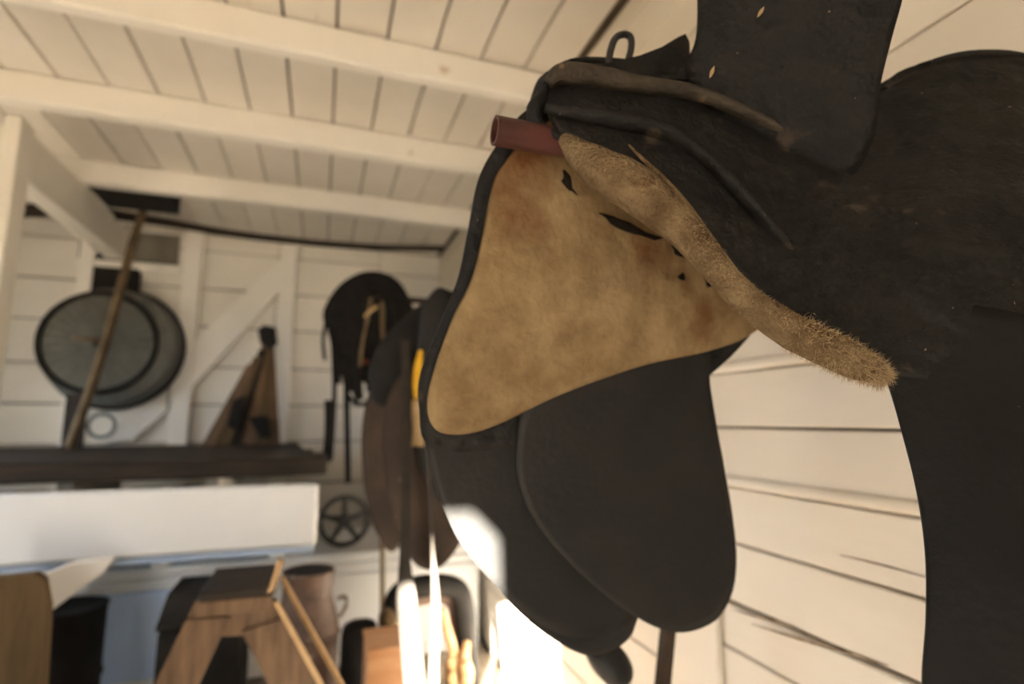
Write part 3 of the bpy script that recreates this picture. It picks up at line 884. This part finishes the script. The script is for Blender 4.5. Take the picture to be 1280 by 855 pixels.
# black trunk behind the ladder
tk = thing('trunk', 'black trunk with sloping lid standing behind the step ladder', 'trunk', tuple(P(260, 855, 2.1)))
TY = 2.28
x0, x1 = P(193, 800, TY).x, P(300, 800, TY).x
zl = P(193, 784, TY).z
obj('body', box(bmesh.new(), (x0 + .005, TY + .005, .003), (x1, TY + .36, zl - .02), None, .008), 'black', tk)
obj('lid', prism(bmesh.new(), [Vector((x0, TY, zl - .018)), Vector((x0, TY, zl)), Vector((x0, TY + .14, zl + .07)), Vector((x0, TY + .36, zl + .07)), Vector((x0, TY + .36, zl - .018))], (x1 - x0 + .005, 0, 0)), 'black', tk)

# brown board standing at the far left, dark cylinder added as shade beside it
sl = thing('upright_board', 'olive-brown wooden board standing on edge under the left of the workbench', 'board', tuple(P(20, 855, 2.1)))
pp = [P(x, y, 2.1) for x, y in ((-60, 726), (0, 722), (40, 718), (52, 726), (58, 760), (58, 900), (-60, 900))]
pp[5].z = pp[6].z = .003
obj('board_face', prism(bmesh.new(), pp, (0, .045, 0)), 'woodm', sl)
dm = thing('shade_cylinder', 'dull black cylinder added as shade between the brown board and the cupboard', 'shade_cylinder', tuple(P(90, 855, 2.6)))
dc = P(78, 800, 2.72)
obj('shell', lathe(bmesh.new(), [(.135, .003), (.14, .02), (.135, .03), (.135, .20), (.142, .215), (.135, .23), (.135, H - .74), (.142, H - .725), (.13, H - .72), (.125, H - .735)], (dc.x, 2.72, 0), 'Z', 36), 'black', dm, True)

# ================================================================== CLUTTER UNDER THE BROWN SADDLE
cr_ = thing('crate', 'orange-brown wooden box in the sun under the long stirrup straps', 'box', tuple(P(490, 855, 2.15)))
cz_ = P(460, 817, 2.15)
cx1 = P(524, 815, 2.15).x
ang = 0
for nm, lo_, hi_ in (('front', (cz_.x, 2.15, .004), (cx1, 2.165, cz_.z)), ('back', (cz_.x, 2.34, .004), (cx1, 2.355, cz_.z)), ('side', (cz_.x, 2.1655, .004), (cz_.x + .014, 2.3395, cz_.z)), ('side', (cx1 - .014, 2.1655, .004), (cx1, 2.3395, cz_.z)), ('base', (cz_.x + .0145, 2.1655, .004), (cx1 - .0145, 2.3395, .02)), ('lid', (cz_.x - .004, 2.145, cz_.z + .0005), (cx1 + .004, 2.36, cz_.z + .012))):
    boxo(nm, lo_, hi_, 'crate', cr_, .002)
bk = [(428, 790), (437, 779), (452, 775), (465, 776), (472, 786), (474, 840), (474, 900), (424, 900), (425, 830)]
tag(obj('leather_bag', pillow(bmesh.new(), bk, (449, 835), (2.50, 0, 0), .03, .05, 60, 8, backb=.05), 'black', None, True), 'black slumped leather bag beside the orange-brown box', 'bag')
# dark rounded frame (collar) against the wall
hcY = 2.62
hc_ = thing('horse_collar', 'black padded horse collar leaning by the wall behind the straps', 'horse collar', tuple(P(540, 855, hcY)))
cp = [(490, 880), (489, 820), (491, 770), (498, 744), (520, 734), (550, 731), (572, 738), (580, 762), (584, 810), (588, 880)]
obj('padded_roll', sweep(bmesh.new(), [P(x, y, hcY) for x, y in cp], .05, .05, ref=(0, 1, 0), n=50, seg=12), 'black', hc_, True)
obj('lining', sweep(bmesh.new(), [P(505 + (x - 505) * .78 + 8, y + 14, hcY + .03) for x, y in cp], .035, .03, ref=(0, 1, 0), n=40, seg=10), 'rust', hc_, True)
hm = thing('hames', 'pair of pale worn wooden hames propped inside the black collar', 'hames', tuple(P(560, 855, 2.52)))
obj('hame', sweep(bmesh.new(), [P(x, y, 2.5) for x, y in ((553, 760), (558, 785), (566, 815), (563, 840), (570, 870))], [.012, .02, .022, .026, .02], n=24, seg=8), 'woodl', hm, True)
obj('hame', sweep(bmesh.new(), [P(x, y, 2.48) for x, y in ((584, 802), (580, 825), (584, 848), (574, 875))], [.014, .026, .03, .02], n=24, seg=8), 'woodl', hm, True)
tw = [(474, 772), (482, 762), (494, 768), (497, 790), (488, 806), (476, 800)]
tag(obj('leather_roll', pillow(bmesh.new(), tw, (485, 785), (2.42, 0, 0), .03, .05, 40, 6, backb=.04, lump=.01), 'woodm', None, True), 'small dark rolled leather bundle at the foot of the rope', 'bundle')

# things under the near saddle, against the right wall
pst = thing('timber_post', 'dark brown thin timber leaning upright against the right wall', 'timber', tuple(P(830, 855, 1.05)))
a0, a1 = P(835, 786, 1.02), P(826, 880, 1.0)
a1 = leg_to_floor(a0, a1, .004)
obj('shaft', sweep(bmesh.new(), [a1, a0, a0 + (a0 - a1) * .12], .011, .012, ref=(0, 1, 0), square=True), 'brownl', pst)
so = thing('stirrup_cover', 'dark rounded leather stirrup cover hanging below the black saddle', 'stirrup cover', tuple(P(760, 840, .95)))
obj('hood', pillow(bmesh.new(), [(735, 815), (752, 800), (772, 806), (786, 830), (783, 850), (765, 856), (748, 845)], (762, 830), (1.05, 0, 0), .03, .03, 48, 8, backb=.03), 'leather2', so, True)
